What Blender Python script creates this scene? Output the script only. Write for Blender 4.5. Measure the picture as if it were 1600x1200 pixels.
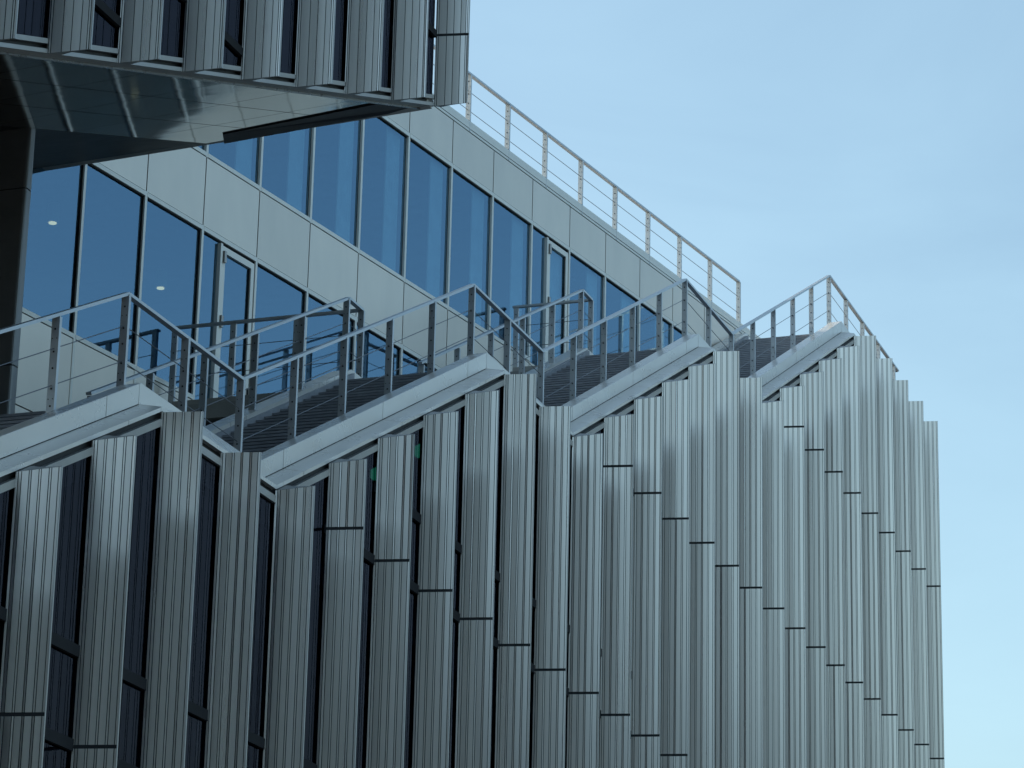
import bpy, bmesh, math, random
from mathutils import Vector, Matrix
random.seed(7)
scene = bpy.context.scene
for o in list(bpy.data.objects): bpy.data.objects.remove(o, do_unlink=True)
COL = scene.collection
ZO = 1.7                                   # eye height above the ground
# ------------------------------------------------------------------ camera
FPX, PITCH, ROLL, YAW = 4979.94, 0.3146004, 0.0233267, 0.3413056
fw = Vector((math.cos(YAW)*math.cos(PITCH), math.sin(YAW)*math.cos(PITCH), math.sin(PITCH)))
rt = Vector((math.sin(YAW), -math.cos(YAW), 0)); up = rt.cross(fw)
r2 = rt*math.cos(ROLL) + up*math.sin(ROLL); u2 = -rt*math.sin(ROLL) + up*math.cos(ROLL)
cam_data = bpy.data.cameras.new('camera'); cam = bpy.data.objects.new('camera', cam_data); COL.objects.link(cam)
cam.matrix_world = Matrix(((r2.x, u2.x, -fw.x, 0), (r2.y, u2.y, -fw.y, 0), (r2.z, u2.z, -fw.z, ZO), (0, 0, 0, 1)))
cam_data.sensor_width = 36; cam_data.lens = 36*FPX/1600; cam_data.clip_start = 0.5; cam_data.clip_end = 9000
scene.camera = cam
scene.render.resolution_x, scene.render.resolution_y = 1024, 768
# ------------------------------------------------------------------ sky, sun, exposure
SUN_AZ, SUN_EL = math.radians(94), math.radians(20)       # azimuth measured from +X towards +Y
world = bpy.data.worlds.new('World'); scene.world = world; world.use_nodes = True
nt = world.node_tree; nt.nodes.clear()
sky = nt.nodes.new('ShaderNodeTexSky'); sky.sky_type = 'NISHITA'; sky.sun_disc = False
sky.sun_elevation = SUN_EL; sky.sun_rotation = math.pi/2 - SUN_AZ
sky.air_density = 1.0; sky.dust_density = 3.0; sky.ozone_density = 0.0
tc = nt.nodes.new('ShaderNodeTexCoord'); mp = nt.nodes.new('ShaderNodeMapping'); mp.inputs['Scale'].default_value = (3, 3, 9)
nz = nt.nodes.new('ShaderNodeTexNoise'); nz.inputs['Scale'].default_value = 1.3; nz.inputs['Detail'].default_value = 7; nz.inputs['Roughness'].default_value = .55; nz.inputs['Distortion'].default_value = .6
cr = nt.nodes.new('ShaderNodeMapRange'); cr.inputs['From Min'].default_value = .38; cr.inputs['From Max'].default_value = .75; cr.inputs['To Min'].default_value = .0; cr.inputs['To Max'].default_value = .15
mx = nt.nodes.new('ShaderNodeMixRGB'); mx.inputs['Color2'].default_value = (3.5, 4.3, 4.9, 1)
bg = nt.nodes.new('ShaderNodeBackground'); bg.inputs['Strength'].default_value = 0.12
wo = nt.nodes.new('ShaderNodeOutputWorld'); L = nt.links.new
L(tc.outputs['Generated'], mp.inputs['Vector']); L(mp.outputs['Vector'], nz.inputs['Vector']); L(nz.outputs['Fac'], cr.inputs['Value'])
L(cr.outputs['Result'], mx.inputs['Fac']); L(sky.outputs['Color'], mx.inputs['Color1']); tn = nt.nodes.new('ShaderNodeMixRGB'); tn.blend_type = 'MULTIPLY'; tn.inputs['Fac'].default_value = 1; tn.inputs['Color2'].default_value = (.80, .955, .965, 1)
L(mx.outputs['Color'], tn.inputs['Color1']); L(tn.outputs['Color'], bg.inputs['Color']); L(bg.outputs['Background'], wo.inputs['Surface'])
sd = bpy.data.lights.new('sun', 'SUN'); sd.energy = 2.0; sd.angle = math.radians(.5); sd.color = (1, .93, .84)
sun = bpy.data.objects.new('sun', sd); COL.objects.link(sun)
sdir = Vector((math.cos(SUN_AZ)*math.cos(SUN_EL), math.sin(SUN_AZ)*math.cos(SUN_EL), math.sin(SUN_EL)))
sun.rotation_euler = sdir.to_track_quat('Z', 'Y').to_euler(); sun.location = (0, 0, 60)
vs = scene.view_settings; vs.view_transform = 'Standard'; vs.look = 'None'; vs.exposure = 1.24; vs.gamma = 1; vs.use_curve_mapping = False

# ------------------------------------------------------------------ materials
def mat(name, col, rough=.5, metal=0., noise=.12, nscale=3., stretch=(1, 1, 1), bump=0., bscale=20., rnd=0., spec=.5, rvar=.06, coat=0.):
    m = bpy.data.materials.new(name); m.use_nodes = True; n = m.node_tree.nodes; l = m.node_tree.links.new
    b = n['Principled BSDF']; b.inputs['Roughness'].default_value = rough; b.inputs['Metallic'].default_value = metal
    b.inputs['Specular IOR Level'].default_value = spec; b.inputs['Coat Weight'].default_value = coat
    t = n.new('ShaderNodeNewGeometry'); mpn = n.new('ShaderNodeMapping'); mpn.inputs['Scale'].default_value = stretch
    l(t.outputs['Position'], mpn.inputs['Vector'])
    q = n.new('ShaderNodeTexNoise'); q.inputs['Scale'].default_value = nscale; q.inputs['Detail'].default_value = 5
    l(mpn.outputs['Vector'], q.inputs['Vector'])
    h = n.new('ShaderNodeMapRange'); h.inputs['From Min'].default_value = .25; h.inputs['From Max'].default_value = .75
    h.inputs['To Min'].default_value = 1-noise; h.inputs['To Max'].default_value = 1+noise; l(q.outputs['Fac'], h.inputs['Value'])
    val = h.outputs['Result']
    if rnd:
        oi = n.new('ShaderNodeObjectInfo'); rr = n.new('ShaderNodeMapRange'); rr.inputs['To Min'].default_value = 1-rnd; rr.inputs['To Max'].default_value = 1+rnd
        l(oi.outputs['Random'], rr.inputs['Value']); mu = n.new('ShaderNodeMath'); mu.operation = 'MULTIPLY'
        l(val, mu.inputs[0]); l(rr.outputs['Result'], mu.inputs[1]); val = mu.outputs[0]
    v = n.new('ShaderNodeVectorMath'); v.operation = 'SCALE'; v.inputs[0].default_value = col; l(val, v.inputs['Scale'])
    l(v.outputs['Vector'], b.inputs['Base Color'])
    rm = n.new('ShaderNodeMapRange'); rm.inputs['To Min'].default_value = max(0, rough-rvar); rm.inputs['To Max'].default_value = rough+rvar
    l(q.outputs['Fac'], rm.inputs['Value']); l(rm.outputs['Result'], b.inputs['Roughness'])
    if bump:
        q2 = n.new('ShaderNodeTexNoise'); q2.inputs['Scale'].default_value = bscale; q2.inputs['Detail'].default_value = 2
        l(mpn.outputs['Vector'], q2.inputs['Vector']); bp = n.new('ShaderNodeBump'); bp.inputs['Strength'].default_value = bump; bp.inputs['Distance'].default_value = .05
        l(q2.outputs['Fac'], bp.inputs['Height']); l(bp.outputs['Normal'], b.inputs['Normal'])
    return m
def glass(name, tint, refl, base, ior, wob=0.):
    m = bpy.data.materials.new(name); m.use_nodes = True; n = m.node_tree.nodes; l = m.node_tree.links.new; n.clear()
    o = n.new('ShaderNodeOutputMaterial'); mixs = n.new('ShaderNodeMixShader'); tr = n.new('ShaderNodeBsdfTransparent'); gl = n.new('ShaderNodeBsdfGlossy')
    tr.inputs['Color'].default_value = (*tint, 1); gl.inputs['Color'].default_value = (*refl, 1); gl.inputs['Roughness'].default_value = .015
    fr = n.new('ShaderNodeFresnel'); fr.inputs['IOR'].default_value = ior
    ma = n.new('ShaderNodeMapRange'); ma.inputs['To Min'].default_value = base; ma.inputs['To Max'].default_value = 1
    gb = n.new('ShaderNodeNewGeometry'); fb = n.new('ShaderNodeMath'); fb.operation = 'SUBTRACT'; fb.inputs[0].default_value = 1; l(gb.outputs['Backfacing'], fb.inputs[1])
    fm = n.new('ShaderNodeMath'); fm.operation = 'MULTIPLY'; l(fr.outputs['Fac'], ma.inputs['Value']); l(ma.outputs['Result'], fm.inputs[0]); l(fb.outputs[0], fm.inputs[1]); l(fm.outputs[0], mixs.inputs['Fac'])
    if wob:
        g = n.new('ShaderNodeNewGeometry'); q = n.new('ShaderNodeTexNoise'); q.inputs['Scale'].default_value = .6; q.inputs['Detail'].default_value = 1
        l(g.outputs['Position'], q.inputs['Vector']); bp = n.new('ShaderNodeBump'); bp.inputs['Strength'].default_value = wob; bp.inputs['Distance'].default_value = .02
        l(q.outputs['Fac'], bp.inputs['Height']); l(bp.outputs['Normal'], gl.inputs['Normal'])
    l(tr.outputs[0], mixs.inputs[1]); l(gl.outputs[0], mixs.inputs[2]); l(mixs.outputs[0], o.inputs['Surface'])
    return m
def emit(name, col, s):
    m = bpy.data.materials.new(name); m.use_nodes = True; n = m.node_tree.nodes; b = n['Principled BSDF']
    b.inputs['Base Color'].default_value = (*col, 1); b.inputs['Emission Color'].default_value = (*col, 1); b.inputs['Emission Strength'].default_value = s
    return m
MT = dict(
    board=mat('anodised_board', (.90, .83, .755), .29, 1.0, .08, 1.6, (7, 7, .16), rnd=.08, rvar=.05),
    strip=mat('anodised_strip', (.92, .85, .775), .29, 1.0, .06, 1.2, (6, 6, .25), rnd=.06),
    core=mat('fin_core', (.03, .032, .034), .6, .3, .15),
    finback=mat('fin_back', (.37, .365, .36), .45, .7, .1, 1.2, (6, 6, .25)),
    closer=mat('edge_closer', (.30, .31, .32), .28, .9, .05),
    joint=mat('dark_joint', (.02, .021, .023), .7),
    fascia=mat('fascia_sheet', (.68, .645, .60), .28, .3, .05, .9, bump=.015, bscale=1.0, rnd=.04, rvar=.05),
    frame=mat('window_frame', (.38, .37, .36), .42, .5, .08),
    dframe=mat('dark_frame', (.03, .03, .033), .8, 0, spec=.15),
    glassf=glass('facade_glass', (.30, .31, .36), (.22, .23, .31), .05, 1.45),
    glassb=glass('curtain_wall_glass', (.58, .70, .74), (.44, .72, 1.0), .20, 1.55, .04),
    spand=mat('spandrel_panel', (.63, .57, .50), .33, .55, .06, 1.1, (1.5, 1.5, .5), rnd=.035, rvar=.06),
    alu=mat('pale_aluminium', (.74, .72, .67), .42, .25, .05),
    gasket=mat('black_gasket', (.012, .013, .014), .6),
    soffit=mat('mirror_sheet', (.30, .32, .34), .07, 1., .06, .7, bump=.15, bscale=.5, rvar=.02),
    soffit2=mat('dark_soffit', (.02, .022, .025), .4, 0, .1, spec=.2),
    step=mat('stair_grating', (.30, .305, .33), .55, .1, .2, 5, rnd=.12),
    nosing=mat('stair_nosing', (.28, .285, .31), .5, .2, .2, 5, rnd=.1),
    steel=mat('railing_steel', (.48, .51, .54), .42, .6, .1, 4, rnd=.06),
    rail=mat('handrail_steel', (.46, .49, .52), .36, .6, .08, 4),
    cable=mat('steel_cable', (.16, .16, .17), .4, .8),
    hole=mat('bolt_dark', (.035, .034, .034), .5, .4),
    pier=mat('dark_pier_panel', (.16, .165, .17), .35, .3, .12),
    conc=mat('concrete', (.30, .295, .285), .85, 0, .15, 2),
    inner=mat('interior_wall', (.20, .205, .21), .9),
    ceil=mat('interior_ceiling', (.42, .42, .41), .9),
    curtain=mat('pale_blind', (.80, .82, .80), .9),
    black=mat('dark_trim', (.022, .02, .024), .5, .3),
    ground=mat('asphalt', (.055, .055, .056), .9, 0, .25, .6),
    pave=mat('paving', (.07, .067, .065), .85, 0, .2, .8),
    opp=mat('slate_cladding', (.03, .032, .036), .7, 0, .2, .4),
    oppg=mat('opposite_window', (.02, .025, .03), .12),
    lamp=emit('lamp_glow', (1, .78, .42), .6), green=emit('exit_sign_glow', (.05, .75, .35), .4),
)
# ------------------------------------------------------------------ helpers
def V(x, y, z): return (x, y, z+ZO)
def mesh(name, vs_, fs, m, parent=None, smooth=False):
    me = bpy.data.meshes.new(name); me.from_pydata([tuple(v) for v in vs_], [], fs); me.materials.append(MT[m] if isinstance(m, str) else m)
    bm = bmesh.new(); bm.from_mesh(me); bmesh.ops.recalc_face_normals(bm, faces=bm.faces); bm.to_mesh(me); bm.free()
    if smooth:
        for p_ in me.polygons: p_.use_smooth = True
    o = bpy.data.objects.new(name, me); COL.objects.link(o)
    if parent: o.parent = parent
    return o
def share(src, name, parent, loc):
    o = bpy.data.objects.new(name, src.data); COL.objects.link(o); o.parent = parent; o.location = loc; return o
def thing(name, label, cat, group=None):
    o = bpy.data.objects.new(name, None); COL.objects.link(o); return tag(o, label, cat, group)
def tag(o, label=None, cat=None, group=None, kind=None):
    if label: o['label'] = label
    if cat: o['category'] = cat
    if group: o['group'] = group
    if kind: o['kind'] = kind
    return o
class MB:
    def __init__(s): s.v = []; s.f = []
    def poly_prism(s, pts, d):
        """pts: closed loop of 3D points, d: extrusion vector (constant)"""
        b = len(s.v); n = len(pts); d = Vector(d)
        s.v += [Vector(p) for p in pts]; s.v += [Vector(p)+d for p in pts]
        s.f.append(list(range(b+n-1, b-1, -1))); s.f.append(list(range(b+n, b+2*n)))
        for i in range(n): j = (i+1) % n; s.f.append([b+i, b+j, b+n+j, b+n+i])
        return s
    def loft(s, loops):
        b = len(s.v); n = len(loops[0])
        for lp in loops: s.v += [Vector(p) for p in lp]
        s.f.append(list(range(b+n-1, b-1, -1))); e = b+n*(len(loops)-1); s.f.append(list(range(e, e+n)))
        for a in range(len(loops)-1):
            for i in range(n): j = (i+1) % n; q = b+a*n; s.f.append([q+i, q+j, q+n+j, q+n+i])
        return s
    def box(s, x0, x1, y0, y1, z0, z1):
        return s.poly_prism([V(x0, y0, z0), V(x1, y0, z0), V(x1, y1, z0), V(x0, y1, z0)], (0, 0, z1-z0))
    def bar(s, a, b, w, h, side=Vector((0, 1, 0))):
        a = Vector(a); b = Vector(b); d = (b-a).normalized(); sd_ = Vector(side) - d*d.dot(Vector(side)); sd_.normalize(); u_ = d.cross(sd_)
        lp = lambda c: [c+sd_*w/2+u_*h/2, c-sd_*w/2+u_*h/2, c-sd_*w/2-u_*h/2, c+sd_*w/2-u_*h/2]
        return s.loft([lp(a), lp(b)])
    def tube(s, a, b, r, n=6):
        a = Vector(a); b = Vector(b); d = (b-a).normalized(); x = d.orthogonal().normalized(); y = d.cross(x)
        lp = lambda c: [c+(x*math.cos(t)+y*math.sin(t))*r for t in [2*math.pi*i/n for i in range(n)]]
        return s.loft([lp(a), lp(b)])
    def build(s, name, m, parent=None, smooth=False): return mesh(name, s.v, s.f, m, parent, smooth)

# ------------------------------------------------------------------ dimensions of the place
D, X0, S = 16.7588, 30.5841, 1.8            # facade plane, position of fin 0, module
LV = {2: 11.85, 9: 16.35, 16: 20.85, 23: 25.35}
def P(k):                                    # stepped edge of the terraced facade
    for a, z in LV.items():
        if k <= a: return z - .9*min(a-k, 5)
        if k <= a+2: return z
    return 25.35
BRK = [-3, 2, 4, 9, 11, 16, 18, 23]
XK = lambda k: X0 + S*k
KEND = 27.72
FIN = Vector((.105, -.517, 0))               # fin: inner edge to outer edge
FL = FIN.length; FT = FIN.normalized(); FN = Vector((-FT.y, FT.x, 0))
if FN.x > 0: FN = -FN                        # normal of the boarded face, towards the street
def ks(k0, k1): return [k0] + [b for b in BRK if k0+1e-3 < b < k1-1e-3] + [k1]
def run(name, k0, k1, sec, m, parent):
    """a section [(y, dz)] swept along the stepped edge"""
    return MB().loft([[V(XK(k), D+y, P(k)+dz) for y, dz in sec] for k in ks(k0, k1)]).build(name, m, parent)

# ------------------------------------------------------------------ ground
g = MB().box(-900, 4000, -2500, 2500, -ZO-.4, -ZO).build('ground', 'ground'); tag(g, kind='structure')
pv = MB().box(8, 110, D-6, D+60, -ZO+.001, -ZO+.13).build('pavement', 'pave'); tag(pv, kind='structure')

# ------------------------------------------------------------------ fins
BOARDS = [(.142, .292), (.358, .508), (.573, .73), (.797, .938)]
STRIPS = [(.0, .055), (.069, .128), (.306, .344), (.522, .559), (.744, .783), (.952, 1.0)]
BOARDS_U = [(.098, .33), (.344, .54), (.554, .75), (.764, .90)]
STRIPS_U = [(.0, .028), (.043, .084), (.914, .95), (.964, 1.0)]
def fin_core(base, z0, z1, slope0, slope1):
    """tapered, hollow-backed fin; ends cut along the slope of the edge"""
    sec = [FT*0 + Vector((.006, 0, 0)), FT*FL + FN*-.004, FT*FL + Vector((.026, 0, 0)), FT*FL*.8 + Vector((.055, 0, 0)), FT*FL*.55 + Vector((.105, 0, 0)), FT*FL*.3 + Vector((.19, 0, 0)), FT*FL*.13 + Vector((.28, 0, 0)), Vector((.31, 0, 0))]
    lo = [Vector(V(base.x+q.x, base.y+q.y, z0+slope0*q.x)) for q in sec]
    hi = [Vector(V(base.x+q.x, base.y+q.y, z1+slope1*q.x)) for q in sec]
    return lo, hi
def board_loops(base, a, b, z0, z1, s0, s1, t0, t1):
    pa, pb = FT*FL*a, FT*FL*b; e = .0012
    q = [pa, pb, pb+FN*(t1-e), pb-FT*e+FN*t1, pa+FT*e+FN*t0, pa+FN*(t0-e)]
    return [[Vector(V(base.x+w.x, base.y+w.y, z+s*w.x)) for w in q] for z, s in ((z0, s0), (z1, s1))]
def make_fin(parent, k, z0, z1, s0, s1, joints, detail, zvis, upper=False):
    base = Vector((XK(k), D, 0))
    lo, hi = fin_core(base, z0, z1, s0, s1)
    fin = MB().loft([lo, hi]).build('facade_fin', 'finback', parent)
    fin.data.materials.append(MT['core']); fin.data.polygons[2].material_index = 1
    cuts = [z for z in joints if z0+.3 < z < z1-.25]
    zs = [z0] + cuts + [z1]
    # the plates behind: pale tapered side of the fin
    tip = MB().loft([[Vector(V(base.x+q.x, base.y+q.y, z+s*q.x)) for q in (FT*FL*1.003+FN*.012, FT*FL*1.012+FN*.010, FT*FL*1.012+Vector((.018, 0, 0)), FT*FL*.995+Vector((.022, 0, 0)), FT*FL*1.003-FN*.004)] for z, s in ((z0, s0), (z1, s1))]).build('edge_profile', 'frame', fin)
    rg = random.Random(int(k*31+upper*977))
    BB, SS = (BOARDS_U, STRIPS_U) if upper else (BOARDS, STRIPS)
    bulk = MB()
    for i in range(len(zs)-1):
        a, b = zs[i], zs[i+1]; sa = s0 if i == 0 else 0; sb = s1 if i == len(zs)-2 else 0
        if i > 0: a += .022
        if i < len(zs)-2: b -= .022
        det = detail and b > zvis
        if i < len(zs)-2:
            jb = MB(); jl = [Vector(V(base.x+q.x, base.y+q.y, b)) for q in (FT*FL*.0+FN*.0005, FT*FL*1.0+FN*.0005, FT*FL*1.0+FN*.003, FT*FL*0+FN*.003)]
            jb.poly_prism(jl, (0, 0, .044)).build('joint_gap', 'joint', fin)
        st = MB()
        for u, w in SS:
            t = .008 + rg.uniform(-.001, .001); st.loft(board_loops(base, u, w, a, b, sa, sb, t+rg.uniform(-.0012, .0012), t+rg.uniform(-.0012, .0012)))
        if det: two_tone(st.build('joint_strip', 'strip', fin))
        else: bulk.v, bulk.f = merge(bulk, st)
        for u, w in BB:
            t = .008; dt = rg.uniform(-.0009, .0009)
            lp = board_loops(base, u, w, a, b, sa, sb, t+dt, t-dt)
            if det: two_tone(MB().loft(lp).build('board', 'board', fin))
            else: bulk.loft(lp)
    if bulk.v: tag(two_tone(bulk.build('board_cladding', 'board', fin)), kind='stuff')
    return fin
def two_tone(o, only=None):
    o.data.materials.append(MT['core'])
    for i, p_ in enumerate(o.data.polygons): p_.material_index = 0 if i % 8 == 5 else 1
    return o
def merge(a, b):
    n = len(a.v); return a.v+b.v, a.f+[[i+n for i in f] for f in b.f]
JOINTS = [2.72, 7.25, 11.778, 16.313, 20.842]

# ------------------------------------------------------------------ the terraced building
TB = thing('terraced_building', 'grey terraced building clad in ribbed vertical metal fins, its top edge stepping up rightwards', 'building')
for k in range(-2, 28):
    rising = any(a < k < a+5 for a in (-3, 4, 11, 18)) or k in (4, 11, 18)
    s1 = .5 if rising else 0
    zv = 4 + .38*k
    make_fin(TB, k, -ZO+.3, P(k)-.02, 0, s1, JOINTS, k <= 18, zv)
TR = []
for z in (2.75, 7.27, 11.79, 16.33, 20.86): TR += [z, z+1.1]
for k in range(-2, 28):
    x0, x1 = XK(k)+.0, XK(k+1) if k < 27 else XK(KEND)
    pt0, pt1 = P(k)-.20, P(min(k+1, KEND))-.20
    zs = [-ZO+.3] + [z for z in TR if z < min(pt0, pt1)-.15]
    for i, z in enumerate(zs):
        top = zs[i+1]-.07 if i+1 < len(zs) else None
        zb = z+.0 if i == 0 else z+.07
        q = [V(x0, D+.03, zb), V(x1, D+.03, zb), V(x1, D+.03, top if top else pt1), V(x0, D+.03, top if top else pt0)]
        if max(pt0, pt1) > 0 and (top or pt1) > 2.6 + .35*k and k < 19:
            MB().poly_prism(q, (0, .012, 0)).build('window_pane', 'glassf', TB)
        elif i == 0 or (top or pt1) <= 2.6+.35*k or k >= 19:
            MB().poly_prism(q, (0, .012, 0)).build('window_pane', 'glassf', TB)
        if i > 0: MB().box(x0+.005, x1-.005, D-.02, D+.07, z-.07, z+.07).build('transom', 'dframe', TB)
for a, b in ((-2, 2), (2, 4), (4, 9), (9, 11), (11, 16), (16, 18), (18, 23), (23, KEND)):
    run('window_head', a, b, [(-.015, -.20), (-.015, -.10), (.1, -.10), (.1, -.20)], 'frame', TB)
run('shadow_gap', -2, KEND, [(.06, -.10), (.06, .0), (.2, .0), (.2, -.10)], 'gasket', TB)
SEC_S = [(-.012, -.005), (-.012, .052), (.30, .114), (.303, .385), (.309, .392), (.585, .388), (.585, .35), (.345, .35), (.345, .0)]
SEC_F = [(-.012, -.005), (-.012, .052), (.145, .219), (.303, .385), (.309, .392), (.585, .388), (.585, .35), (.345, .35), (.345, .0)]
for pk in (2, 9, 16, 23):
    lo = pk-5 if pk > 2 else -2
    cuts = [lo+.12 if pk > 2 else lo] + [x_ for x_ in (pk-4.5, pk-2.5, pk-.5) if x_ > lo+.2] + [pk-.02]
    for a, b in zip(cuts, cuts[1:]):
        a += .004; b -= .004
        run('ledge_panel', a, b, [(-.012, -.005), (-.012, .052), (.30, .112), (.30, .0)], 'fascia', TB)
        run('fascia_panel', a, b, [(.303, .124), (.303, .385), (.309, .392), (.585, .388), (.585, .35), (.345, .35), (.33, .124)], 'fascia', TB)
    kf = pk+2 if pk < 23 else KEND
    st = [(pk-.02, SEC_S), (pk, SEC_S), (pk+.7, SEC_F), (kf-.3 if pk < 23 else kf, SEC_F)] + ([(kf, SEC_S), (kf+.12, SEC_S)] if pk < 23 else [])
    MB().loft([[V(XK(k), D+y, P(k)+dz) for y, dz in sc] for k, sc in st]).build('corner_panel', 'fascia', TB)
run('parapet_core', -2, KEND, [(.318, -.1), (.318, .10), (.337, .13), (.337, .34), (.575, .34), (.575, -.1)], 'joint', TB)
# deck under the stairs, lower floors, rear and end walls
for a, b in ((-2, 2), (4, 9), (11, 16), (18, 23)): run('dark_skirting', a, b, [(2.65, -.15), (2.65, .235), (2.705, .235), (2.705, -.15)], 'step', TB)
run('roof_deck', -2, KEND, [(.12, -.5), (.12, -.12), (2.7, -.12), (2.7, -.5)], 'conc', TB)
for z in (2.85, 7.35, 11.85, 16.35, 20.85):
    ka = {11.85: 2, 16.35: 9, 20.85: 16}.get(z, -2)
    MB().box(XK(ka)+.2, XK(KEND)-.3, D+.25, D+9, z-.75, z-.45).build('floor_slab', 'ceil', TB)
    if ka > -2: MB().box(XK(ka)+.02, XK({2: 9.42, 9: 16.42, 16: 23}[ka])+0, D+2.72, D+7.6 if ka < 16 else D+5, z-.33, z-.06).build('landing_slab', 'conc', TB)
for a, b in ((-2, 2), (2, 4), (4, 9), (9, 11), (11, 16), (16, 18), (18, 23), (23, KEND-.2)):
    MB().poly_prism([V(XK(a), D+2.45, -ZO), V(XK(b), D+2.45, -ZO), V(XK(b), D+2.45, P(b)-.5), V(XK(a), D+2.45, P(a)-.5)], (0, .2, 0)).build('rear_wall', 'inner', TB)
MB().box(XK(-2)-.25, XK(-2), D+.04, D+9, -ZO, P(-2)-.1).build('side_wall', 'spand', TB)
MB().box(XK(23), XK(KEND), D+.5, D+14, 24.85, 25.25).build('roof_terrace', 'conc', TB)
MB().box(XK(KEND)-.28, XK(KEND), D+.04, D+14, -ZO, 25.2).build('end_wall', 'spand', TB)

# inner stringers with pale caps
for a, b in ((-2, 2.42), (4, 9.42), (11, 16.42), (18, 23.2)):
    run('inner_stringer', a, b, [(2.74, -.3), (2.74, .11), (3.02, .11), (3.02, -.3)], 'frame', TB)
    sm = [a] + [x_ for x_ in (a+2.4, a+4.6) if x_ < b-.3] + [b]
    for q0, q1 in zip(sm, sm[1:]):
        run('stringer_cap', q0+.004, q1-.004, [(2.71, .12), (2.71, .305), (3.05, .305), (3.05, .12)], 'fascia', TB)
for ka, yb in ((9.42, 6.3), (16.42, 4.55)):
    z = 16.35 if ka < 10 else 20.85
    MB().box(XK(ka)-.12, XK(ka)+.05, D+3.06, D+yb, z-.10, z+.24).build('landing_kerb', 'frame', TB)

# ------------------------------------------------------------------ stairs
def stairs(a, label):
    t = thing('stair_flight', label, 'stairs', 'stair flights climbing the terraces'); n = 30; z0 = P(a); x0 = XK(a)
    tr = MB().box(0, .33, D+.605, D+2.645, -.035-ZO, -ZO).build('tread', 'nosing', t)
    ri = MB().box(.03, .045, D+.61, D+2.64, -.155-ZO, -.037-ZO).build('riser', 'step', tr)
    for i in range(n):
        loc = (x0+.3*i, 0, z0+.15*(i+1)+.03+ZO)
        if i == 0: tr.location = loc
        else:
            c = share(tr, 'tread', t, loc); share(ri, 'riser', c, (0, 0, 0))
    return t
stairs(-3, 'dark stair flight at lower left behind the nearest parapet')
stairs(4, 'dark stair flight climbing left of centre between its two railings')
stairs(11, 'dark grey stair flight right of centre below the upper glass door')
stairs(18, 'dark grey topmost stair flight against the sky')

# ------------------------------------------------------------------ glazed rear building
TH = -0.14707; WD = Vector((math.cos(TH), math.sin(TH), 0)); WN = Vector((math.sin(TH), -math.cos(TH), 0))   # along the wall / towards the terrace
WA = Vector((46.6766, 23.4484, 0)); WM = 1.8118
def W(k, z, o=0.): q = WA + WD*(WM*k) + WN*o; return Vector(V(q.x, q.y, z))
GB = thing('glazed_building', 'pale panelled building with two bands of blue glazing behind the stairs', 'building')
def wbox(k0, k1, z0, z1, o0, o1, name, m, parent):
    return MB().poly_prism([W(k0, z0, o0), W(k1, z0, o0), W(k1, z0, o1), W(k0, z0, o1)], (0, 0, z1-z0)).build(name, m, parent)
G = .03/WM
KA, KB = -11, 15
def pane(k0, k1, z0, z1, name='window_pane', parent=None): return wbox(k0, k1, z0, z1, -.03, -.018, name, 'glassb', parent or GB)
mw = .026/WM*1
for k in range(KA, KB):
    # lower band
    zb = 17.02 if k <= 0 else 16.40
    e0, e1 = k+G, k+1-G
    if k == 1: pane(1+G, 1.32, 16.40, 20.13)
    else: pane(e0, e1, zb+.03, 20.13)
    if k == 8: pane(8+G, 8.38, 20.9, 24.66)
    else: pane(e0, e1, 21.65 if k < 8 else 20.9, 24.66)
    wbox(k+.008, k+1-.008, 20.24, 21.54, -.02, .028, 'spandrel_panel', 'spand', GB)
    wbox(k+.008, k+1-.008, 24.77, 25.72, -.02, .028, 'spandrel_panel', 'spand', GB)
    if k < 1: wbox(k+.008, k+1-.008, 15.4, 16.94, -.02, .028, 'spandrel_panel', 'spand', GB)
    for z0, z1, n_ in ((20.145, 20.225, 'transom'), (21.555, 21.635, 'transom'), (24.675, 24.755, 'transom')) + (((16.955, 17.035, 'transom'),) if k <= 0 else ()):
        if n_ == 'transom' and z0 == 21.555 and k >= 8: continue
        wbox(k+.018, k+1-.018, z0, z1, -.03, .04, n_, 'alu', GB)
        wbox(k+.018, k+1-.018, z0-.022, z0-.001, -.03, .012, 'gasket', 'gasket', GB)
    if k < KB:
        for z0, z1 in ((10.0, 20.235), (20.235, 21.545), (21.545, 24.76), (24.76, 25.73)):
            spn = z0 in (20.235, 24.76)
            if spn: wbox(k-.004, k+.004, z0, z1, -.03, .012, 'panel_joint', 'gasket', GB)
            else:
                wbox(k-.0175, k+.0185, z0, z1, -.05, .036, 'mullion', 'alu', GB)
                wbox(k-.0235, k-.0178, z0, z1, -.032, .004 if z0 < 12 else -.015, 'gasket', 'gasket', GB)
wbox(KA, KB, 10, 15.38, -.1, .02, 'plinth_wall', 'spand', GB)
wbox(KA, KB, 25.725, 25.81, -.06, .008, 'shadow_gap', 'gasket', GB)
wbox(KA, KB, 25.742, 25.797, -.3, .03, 'edge_trim', 'alu', GB)
wbox(KA, KB, 25.812, 25.98, -.4, .034, 'roof_edge', 'alu', GB)
wbox(KA, KB, 25.60, 25.80, -14, -.1, 'roof', 'conc', GB)
wbox(KA, KB, 20.25, 21.50, -9, -.08, 'floor_slab', 'ceil', GB)
wbox(KA, KB, 15.4, 16.40, -9, -.08, 'floor_slab', 'inner', GB)
wbox(KA, KB, 24.80, 25.55, -9, -.08, 'ceiling', 'ceil', GB)
wbox(KA, KB, 10, 25.6, -9.4, -9, 'rear_wall', 'inner', GB)
wbox(KA, KA+.1, 10, 25.6, -9, -.06, 'side_wall', 'inner', GB)
wbox(KB-.08, KB, 10, 25.6, -9, -.06, 'side_wall', 'spand', GB)
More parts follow.
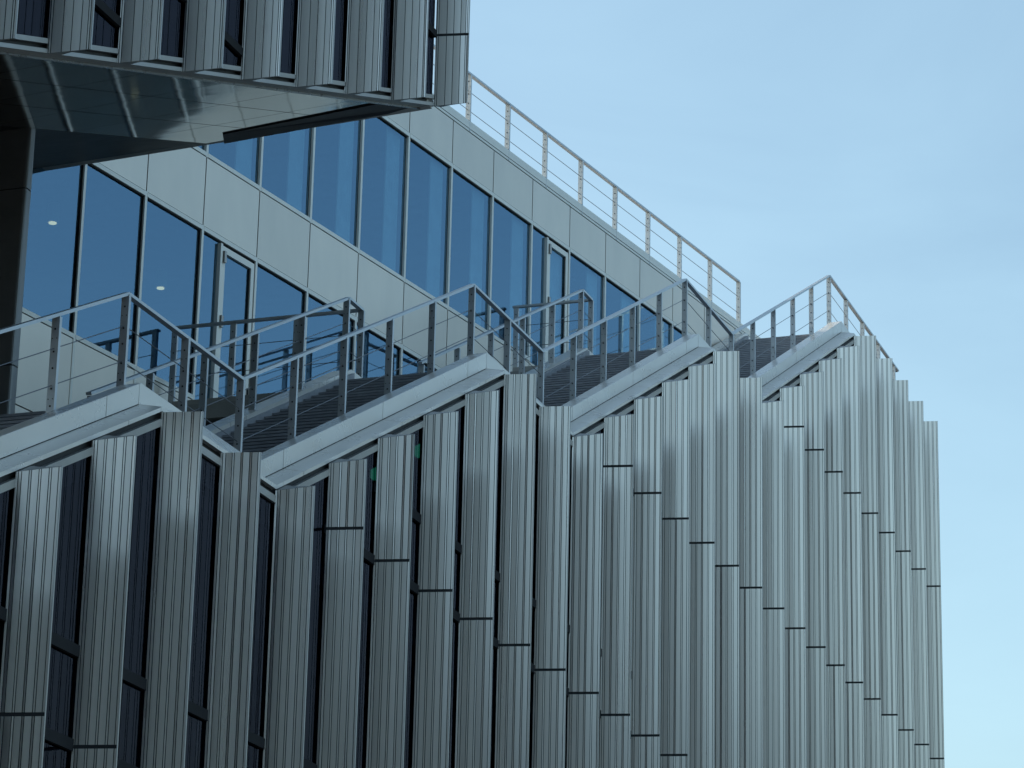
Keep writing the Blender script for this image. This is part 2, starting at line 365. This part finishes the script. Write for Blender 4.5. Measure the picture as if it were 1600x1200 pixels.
for k in range(KA, KB):
    wbox(k+.66, k+.95, 21.66, 24.75, -.16, -.13, 'blind', 'curtain', GB)
    if k % 3 == 0: wbox(k+.4, k+.62, 16.4, 25.5, -4.6, -4.2, 'inner_column', 'ceil', GB)
def door(k0, k1, z0, z1, lab):
    f_ = MB(); fr = .10/WM
    d = wbox(k0, k0+fr, z0, z1, -.04, .03, 'door', 'alu', GB); d['label'] = lab
    wbox(k1-fr, k1, z0, z1, -.04, .03, 'stile', 'alu', d)
    wbox(k0+fr, k1-fr, z1-.12, z1, -.04, .03, 'rail', 'alu', d); wbox(k0+fr, k1-fr, z0, z0+.15, -.04, .03, 'rail', 'alu', d)
    wbox(k0+fr, k1-fr, z0+.15, z1-.12, -.03, -.018, 'pane', 'glassb', d)
    wbox(k1-fr-.012, k1-fr, z0+.15, z1-.12, -.017, .006, 'gasket', 'gasket', d)
    wbox(k0-.014, k0-.003, z0, z1, -.04, .012, 'gasket', 'gasket', d)
    for z in (z1-.32, z1-1.55, z0+.25): wbox(k0+.005, k0+.042, z, z+.22, .031, .075, 'hinge', 'frame', d)
    kc = k1-fr*.5; h = MB(); h.bar(W(kc, z0+1.05, .03), W(kc, z0+1.05, .10), .03, .03); h.bar(W(kc+.005, z0+1.05, .09), W(kc-.09, z0+1.06, .09), .028, .028, (0, 0, 1)); h.bar(W(kc, z0+.78, .038), W(kc, z0+1.25, .038), .05, .012)
    h.build('handle', 'hole', d)
    wbox(k0-.05, k0-.015, z0, z1+.02, -.05, .05, 'mullion', 'alu', GB)
door(1.375, 1.965, 16.42, 20.08, 'pale framed glass door onto the middle landing')
door(8.435, 8.965, 20.92, 24.60, 'pale framed glass door onto the upper landing')

# ------------------------------------------------------------------ cantilevered upper volume
UB = thing('cantilevered_wing', 'overhanging upper wing with ribbed metal fins and mirror soffit at top left', 'building')
zb = lambda k: 15.17 + .64*k
ZT = 33.
for k in range(-2, 8):
    make_fin(UB, k, zb(k)-.02, ZT, .64/S, 0, [16.313 if k < 0 else 99, 20.842, 25.37, 29.9], True, 0, upper=True)
for k in range(-2, 7):
    zs = [None] + [z for z in (16.33, 17.47, 20.86, 21.96, 25.4, 26.5) if z > zb(k+1)+.25]
    for i, z in enumerate(zs):
        b0, b1 = (zb(k)+.17, zb(k+1)+.17) if z is None else (z+.06, z+.06)
        t = zs[i+1]-.06 if i+1 < len(zs) else ZT
        MB().poly_prism([V(XK(k), D+.03, b0), V(XK(k+1), D+.03, b1), V(XK(k+1), D+.03, t), V(XK(k), D+.03, t)], (0, .012, 0)).build('window_pane', 'glassf', UB)
        if z: MB().box(XK(k)+.005, XK(k+1)-.005, D-.02, D+.07, z-.06, z+.06).build('transom', 'dframe', UB)
def urun(name, k0, k1, sec, m): return MB().loft([[V(XK(k), D+y, zb(k)+dz) for y, dz in sec] for k in (k0, k1)]).build(name, m, UB)
KE = 7.07
urun('window_sill', -2, KE, [(-.015, .105), (-.015, .17), (.1, .17), (.1, .105)], 'frame')
urun('shadow_gap', -2, KE, [(.06, .045), (.06, .10), (.2, .10), (.2, .045)], 'gasket')
urun('lower_ledge', -2, KE, [(-.01, -.015), (-.01, .04), (.26, .045), (.26, -.015)], 'frame')
urun('edge_closer', -2, KE-.05, [(.22, -.045), (.22, -.017), (.26, -.017), (.26, -.045)], 'closer')
# mirror soffit: panels between the facade and a line four metres in
ZS = lambda x: 19.53 + .355*(x-43.2)
def soff(x0a, x1a, y0, y1, name, m, dz=0., th=.03, skew=.083):
    """panel whose end edges run slightly skew, as the end of the wing does"""
    sk = lambda x, y: x + skew*(y-D)
    c = [(sk(x0a, y0), y0), (sk(x1a, y0), y0), (sk(x1a, y1), y1), (sk(x0a, y1), y1)]
    return MB().poly_prism([V(x, y, 19.53+.355*(x-skew*(y-D)-43.05)+dz+.075*max(0, 1-(y-D-.27)/3.73)) for x, y in c], (0, 0, th)).build(name, m, UB)
xs = [27.0, 29.3, 31.6, 33.9, 36.2, 38.5, 40.8, 43.05]
ysp = [D+.27, D+1.5, D+2.75, D+4.0]
for a, b in zip(xs, xs[1:]):
    for c, d in zip(ysp, ysp[1:]): soff(a+.011, b-.011, c+.010, d-.010, 'soffit_panel', 'soffit')
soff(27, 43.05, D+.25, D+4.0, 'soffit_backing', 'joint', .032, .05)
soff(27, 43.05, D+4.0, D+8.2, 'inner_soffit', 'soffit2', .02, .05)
et = [V(42.345, 19.976, 19.18), V(41.65, 17.051, 19.075), V(42.80, 17.002, 19.475), V(42.91, 17.414, 19.46), V(43.20, 20.344, 19.405)]
mesh('edge_trough', et+[(x, y, z+.05) for x, y, z in et], [(0, 1, 2, 3), (0, 3, 4), (8, 7, 6, 5), (9, 8, 5)]+[(i, i+5, (i+1) % 5+5, (i+1) % 5) for i in range(5)], 'black', UB)
# closed body behind
MB().poly_prism([V(27, D+.3, 22.0), V(43.1, D+.3, 22.0), V(43.7, D+20, 22.0), V(27, D+20, 22.0)], (0, 0, .3)).build('floor_slab', 'ceil', UB)
MB().poly_prism([V(43.02, D+.05, 19.62), V(43.25, D+.05, 19.62), V(43.9, D+7.15, 19.6), V(43.6, D+7.15, 19.6)], (0, 0, ZT-19.6)).build('end_wall', 'spand', UB)
MB().box(27, 43.2, D+.0, D+20, ZT, ZT+.3).build('roof', 'conc', UB)
MB().poly_prism([V(26.9, D+3.4, ZS(26.9)+.1), V(43.1, D+3.4, ZS(43.1)+.1), V(43.1, D+3.4, ZT), V(26.9, D+3.4, ZT)], (0, .2, 0)).build('rear_wall', 'inner', UB)
MB().box(26.75, 26.95, D+.04, D+20, 13.8, ZT).build('side_wall', 'spand', UB)
for z in (20.9-.7, 25.4-.7, 29.9-.7): MB().box(27, 42.9, D+.3, D+6.4, z+.15, z+.4).build('floor_slab', 'ceil', UB)

# pier under the wing
PR = thing('pier_wall', 'dark metal clad pier under the overhang at the left edge', 'pier')
b_ = MB(); px, py = 37.80, D+4.02
sec = [(px-.20, py+3.2), (px-.20, py+.05)] + [(px-.15+.05*math.cos(t)-.0, py+.05+.05*math.sin(t)) for t in [math.pi*(1+i/8) for i in range(5)]] + [(px-.05, py), (px-.015, py+.012), (px, py+.05), (px, py+3.2)]
for z0, z1 in ((9.0, 13.9), (13.92, 16.56), (16.58, 17.62)):
    MB().poly_prism([V(x, y, z0) for x, y in sec], (0, 0, z1-z0)).build('pier_panel', 'pier', PR)
MB().box(px-.19, px-.01, py+.02, py+3.1, 9.0, 17.6).build('pier_core', 'joint', PR)

# ------------------------------------------------------------------ railings
def post_mesh(h):
    b = MB(); w, t = .105, .058
    b.poly_prism([(-t/2, -w/2, 0), (t/2, -w/2, 0), (t/2, w/2, 0), (-t/2, w/2, 0)], (0, 0, h))
    return b
def fix_mesh(h, rt_):
    b = MB()
    def disc(y, z, r): b.poly_prism([(-.0295, y+r*math.cos(a), z+r*math.sin(a)) for a in [math.pi*i/4 for i in range(8)]], (-.006, 0, 0))
    for dz in (.16, .45, .66, .92, 1.14): disc(0, rt_-dz, .013)
    for y in (-.03, .03): disc(y, rt_-.28, .007); disc(y, rt_-1.05, .007)
    return b
PROTO = {}
def post(parent, pos, ztop, zbot, rotz=0.):
    key = round(ztop-zbot, 2)
    if key not in PROTO:
        a = post_mesh(key); fx = fix_mesh(key, key)
        ma = bpy.data.meshes.new('post'); ma.from_pydata([tuple(v) for v in a.v], [], a.f); ma.materials.append(MT['steel'])
        mf = bpy.data.meshes.new('fixings'); mf.from_pydata([tuple(v) for v in fx.v], [], fx.f); mf.materials.append(MT['hole'])
        PROTO[key] = (ma, mf)
    ma, mf = PROTO[key]
    o = bpy.data.objects.new('post', ma); COL.objects.link(o); o.parent = parent; o.location = V(pos[0], pos[1], zbot); o.rotation_euler.z = rotz
    f = bpy.data.objects.new('fixings', mf); COL.objects.link(f); f.parent = o; f['kind'] = 'stuff'
    return o
def rail_run(parent, pts, cables=(.45, .92), side=(0, 1, 0), w=.085, h=.042):
    """handrail, cables through consecutive points (x, y, ztop)"""
    for a, b in zip(pts, pts[1:]):
        A, B = Vector(V(*a)), Vector(V(*b)); d = (B-A); sd_ = Vector((-d.y, d.x, 0)).normalized()
        MB().bar(A-Vector((0, 0, h/2)), B-Vector((0, 0, h/2)), w, h, sd_).build('handrail', 'rail', parent)
        for c in cables: MB().tube(A-Vector((0, 0, c)), B-Vector((0, 0, c)), .0068, 5).build('cable', 'cable', parent)
RH = 1.67
def brk_rail(k): return P(k-.07)
RO = thing('outer_railing', 'long steel cable railing zigzagging along the outer parapet of the stairs', 'railing')
yo = D+.645
pts = [(XK(-2), yo, P(-2)+RH)] + [(XK(b+.07), yo, P(b)+RH) for b in BRK if b > -2] + [(XK(27.36), yo, P(27)+RH)]
rail_run(RO, pts)
for k in range(-1, 28): post(RO, (XK(k+.07), yo), P(k)+RH-.042, P(k)-.03)
rail_run(RO, [(XK(27.36), yo, P(27)+RH), (XK(27.36), D+10, P(27)+RH)])
for j in range(1, 6): post(RO, (XK(27.36), yo+1.7*j), P(27)+RH-.042, P(27)-.03, math.pi/2)
RI = 1.60
for ka, yb, lab in ((4, 6.45, 'steel cable railing of the left stair, returning to the lower glass door'), (11, 4.62, 'steel cable railing of the right stair, returning to the upper glass door')):
    t = thing('inner_railing', lab, 'railing', 'inner stair railings'); yi = D+2.88
    zt = P(ka+5)+RI+.05
    rail_run(t, [(XK(ka-.02), yi, P(ka)+RI), (XK(ka+5.07), yi, zt), (XK(ka+5.42), yi, zt)])
    for k in range(ka, ka+6): post(t, (XK(k+.03 if k < ka+5 else k+.05), yi), P(k)+RI-.042 + (.05 if k == ka+5 else .015), P(k)+.1)
    post(t, (XK(ka+5.42), yi), zt-.042, P(ka+5)-.0)
    rail_run(t, [(XK(ka+5.42), yi, zt), (XK(ka+5.42), D+yb, zt)])
    nb = 3 if ka == 4 else 2
    for j in range(1, nb): post(t, (XK(ka+5.42), yi+(D+yb-yi)*j/nb), zt-.042, P(ka+5)-.0, 0)
    post(t, (XK(ka+5.42), D+yb-.08), zt-.042, P(ka+5)-.0, 0)
RR = thing('roof_railing', 'steel cable railing along the roof edge of the glazed building against the sky', 'railing')
kk = [5.42-.977+.977*i for i in range(-8, 11)]; kk = [k for k in kk if k > 0]; kk[-1] = 14.19
wp = [WA + WD*(WM*k) - WN*.02 for k in kk]
rail_run(RR, [(q.x, q.y, 27.09) for q in (wp[0], wp[-1])], cables=(.42, .85))
for q in wp: post(RR, (q.x, q.y), 27.09-.042, 25.75, 0)
# ------------------------------------------------------------------ lamps and sign inside
for i, (x, y, lab) in enumerate(((46.82, 25.29, 'lit ceiling spot lamp behind the leftmost large pane beside the dark pier'), (50.45, 24.9, 'lit ceiling spot lamp behind the pane just left of the lower door'))):
    t = thing('ceiling_lamp', lab, 'lamp', 'lit ceiling lamps inside')
    cx, cy = x, y
    ring = [V(cx+.11*math.cos(a), cy+.11*math.sin(a), 19.90) for a in [math.pi*j/8 for j in range(16)]]
    MB().poly_prism(ring, (0, 0, .35)).build('housing', 'alu', t)
    ring = [V(cx+.07*math.cos(a), cy+.07*math.sin(a), 19.885) for a in [math.pi*j/8 for j in range(16)]]
    MB().poly_prism(ring, (0, 0, .014)).build('diffuser', 'lamp', t)

for x, y, z, lab in ((42.20, D+.40, 13.40, 'small green lit exit sign behind the glass, left of the two'), (44.02, D+.42, 14.28, 'small green lit exit sign behind the glass, right of the two')):
    t = thing('exit_sign', lab, 'sign', 'green lit exit signs inside')
    MB().box(x-.02, x+.10, y-.02, y+.02, z-.12, z+.12).build('sign_box', 'green', t)
    MB().box(x-.045, x+.175, y+.021, y+.06, z-.115, z+.115).build('back_plate', 'frame', t)

# ------------------------------------------------------------------ the block across the street, seen only as a dark reflection in the fins
def block(label, cx, cy, rz, lx, ly, h, y_out):
    t = thing('slate_block', label, 'building'); t.location = (cx, cy, 0); t.rotation_euler.z = rz
    def bx(x0, x1, y0, y1, z0, z1, n, m): return MB().box(x0, x1, y0, y1, z0-ZO, z1-ZO).build(n, m, t)
    bx(-lx, 0, -ly/2, ly/2, 0, h, 'wall', 'opp'); bx(-lx-.2, .2, -ly/2-.2, ly/2+.2, h, h+.4, 'roof', 'conc')
    w0 = None; nf = int(h/3.5); nw = int(ly/4)
    for i in range(nf):
        for j in range(nw):
            loc = (0, -ly/2+1+4*j, 1.2+3.5*i)
            if w0 is None: w0 = bx(-.02, .03, 0, 2.2, 0, 1.9, 'window', 'oppg'); w0.location = loc
            else: share(w0, 'window', t, loc)
block('dark slate tower across the street right behind the viewer, mirrored in the fins', -20, -11, 0, 26, 56, 29, 1)
block('lower dark slate block left of the tower behind the viewer', -22, 60, 0, 26, 84, 27, 1)
block('dark slate tower out of view at the right, mirrored in the soffit', 108, -38, math.radians(136), 20, 44, 40, 1)
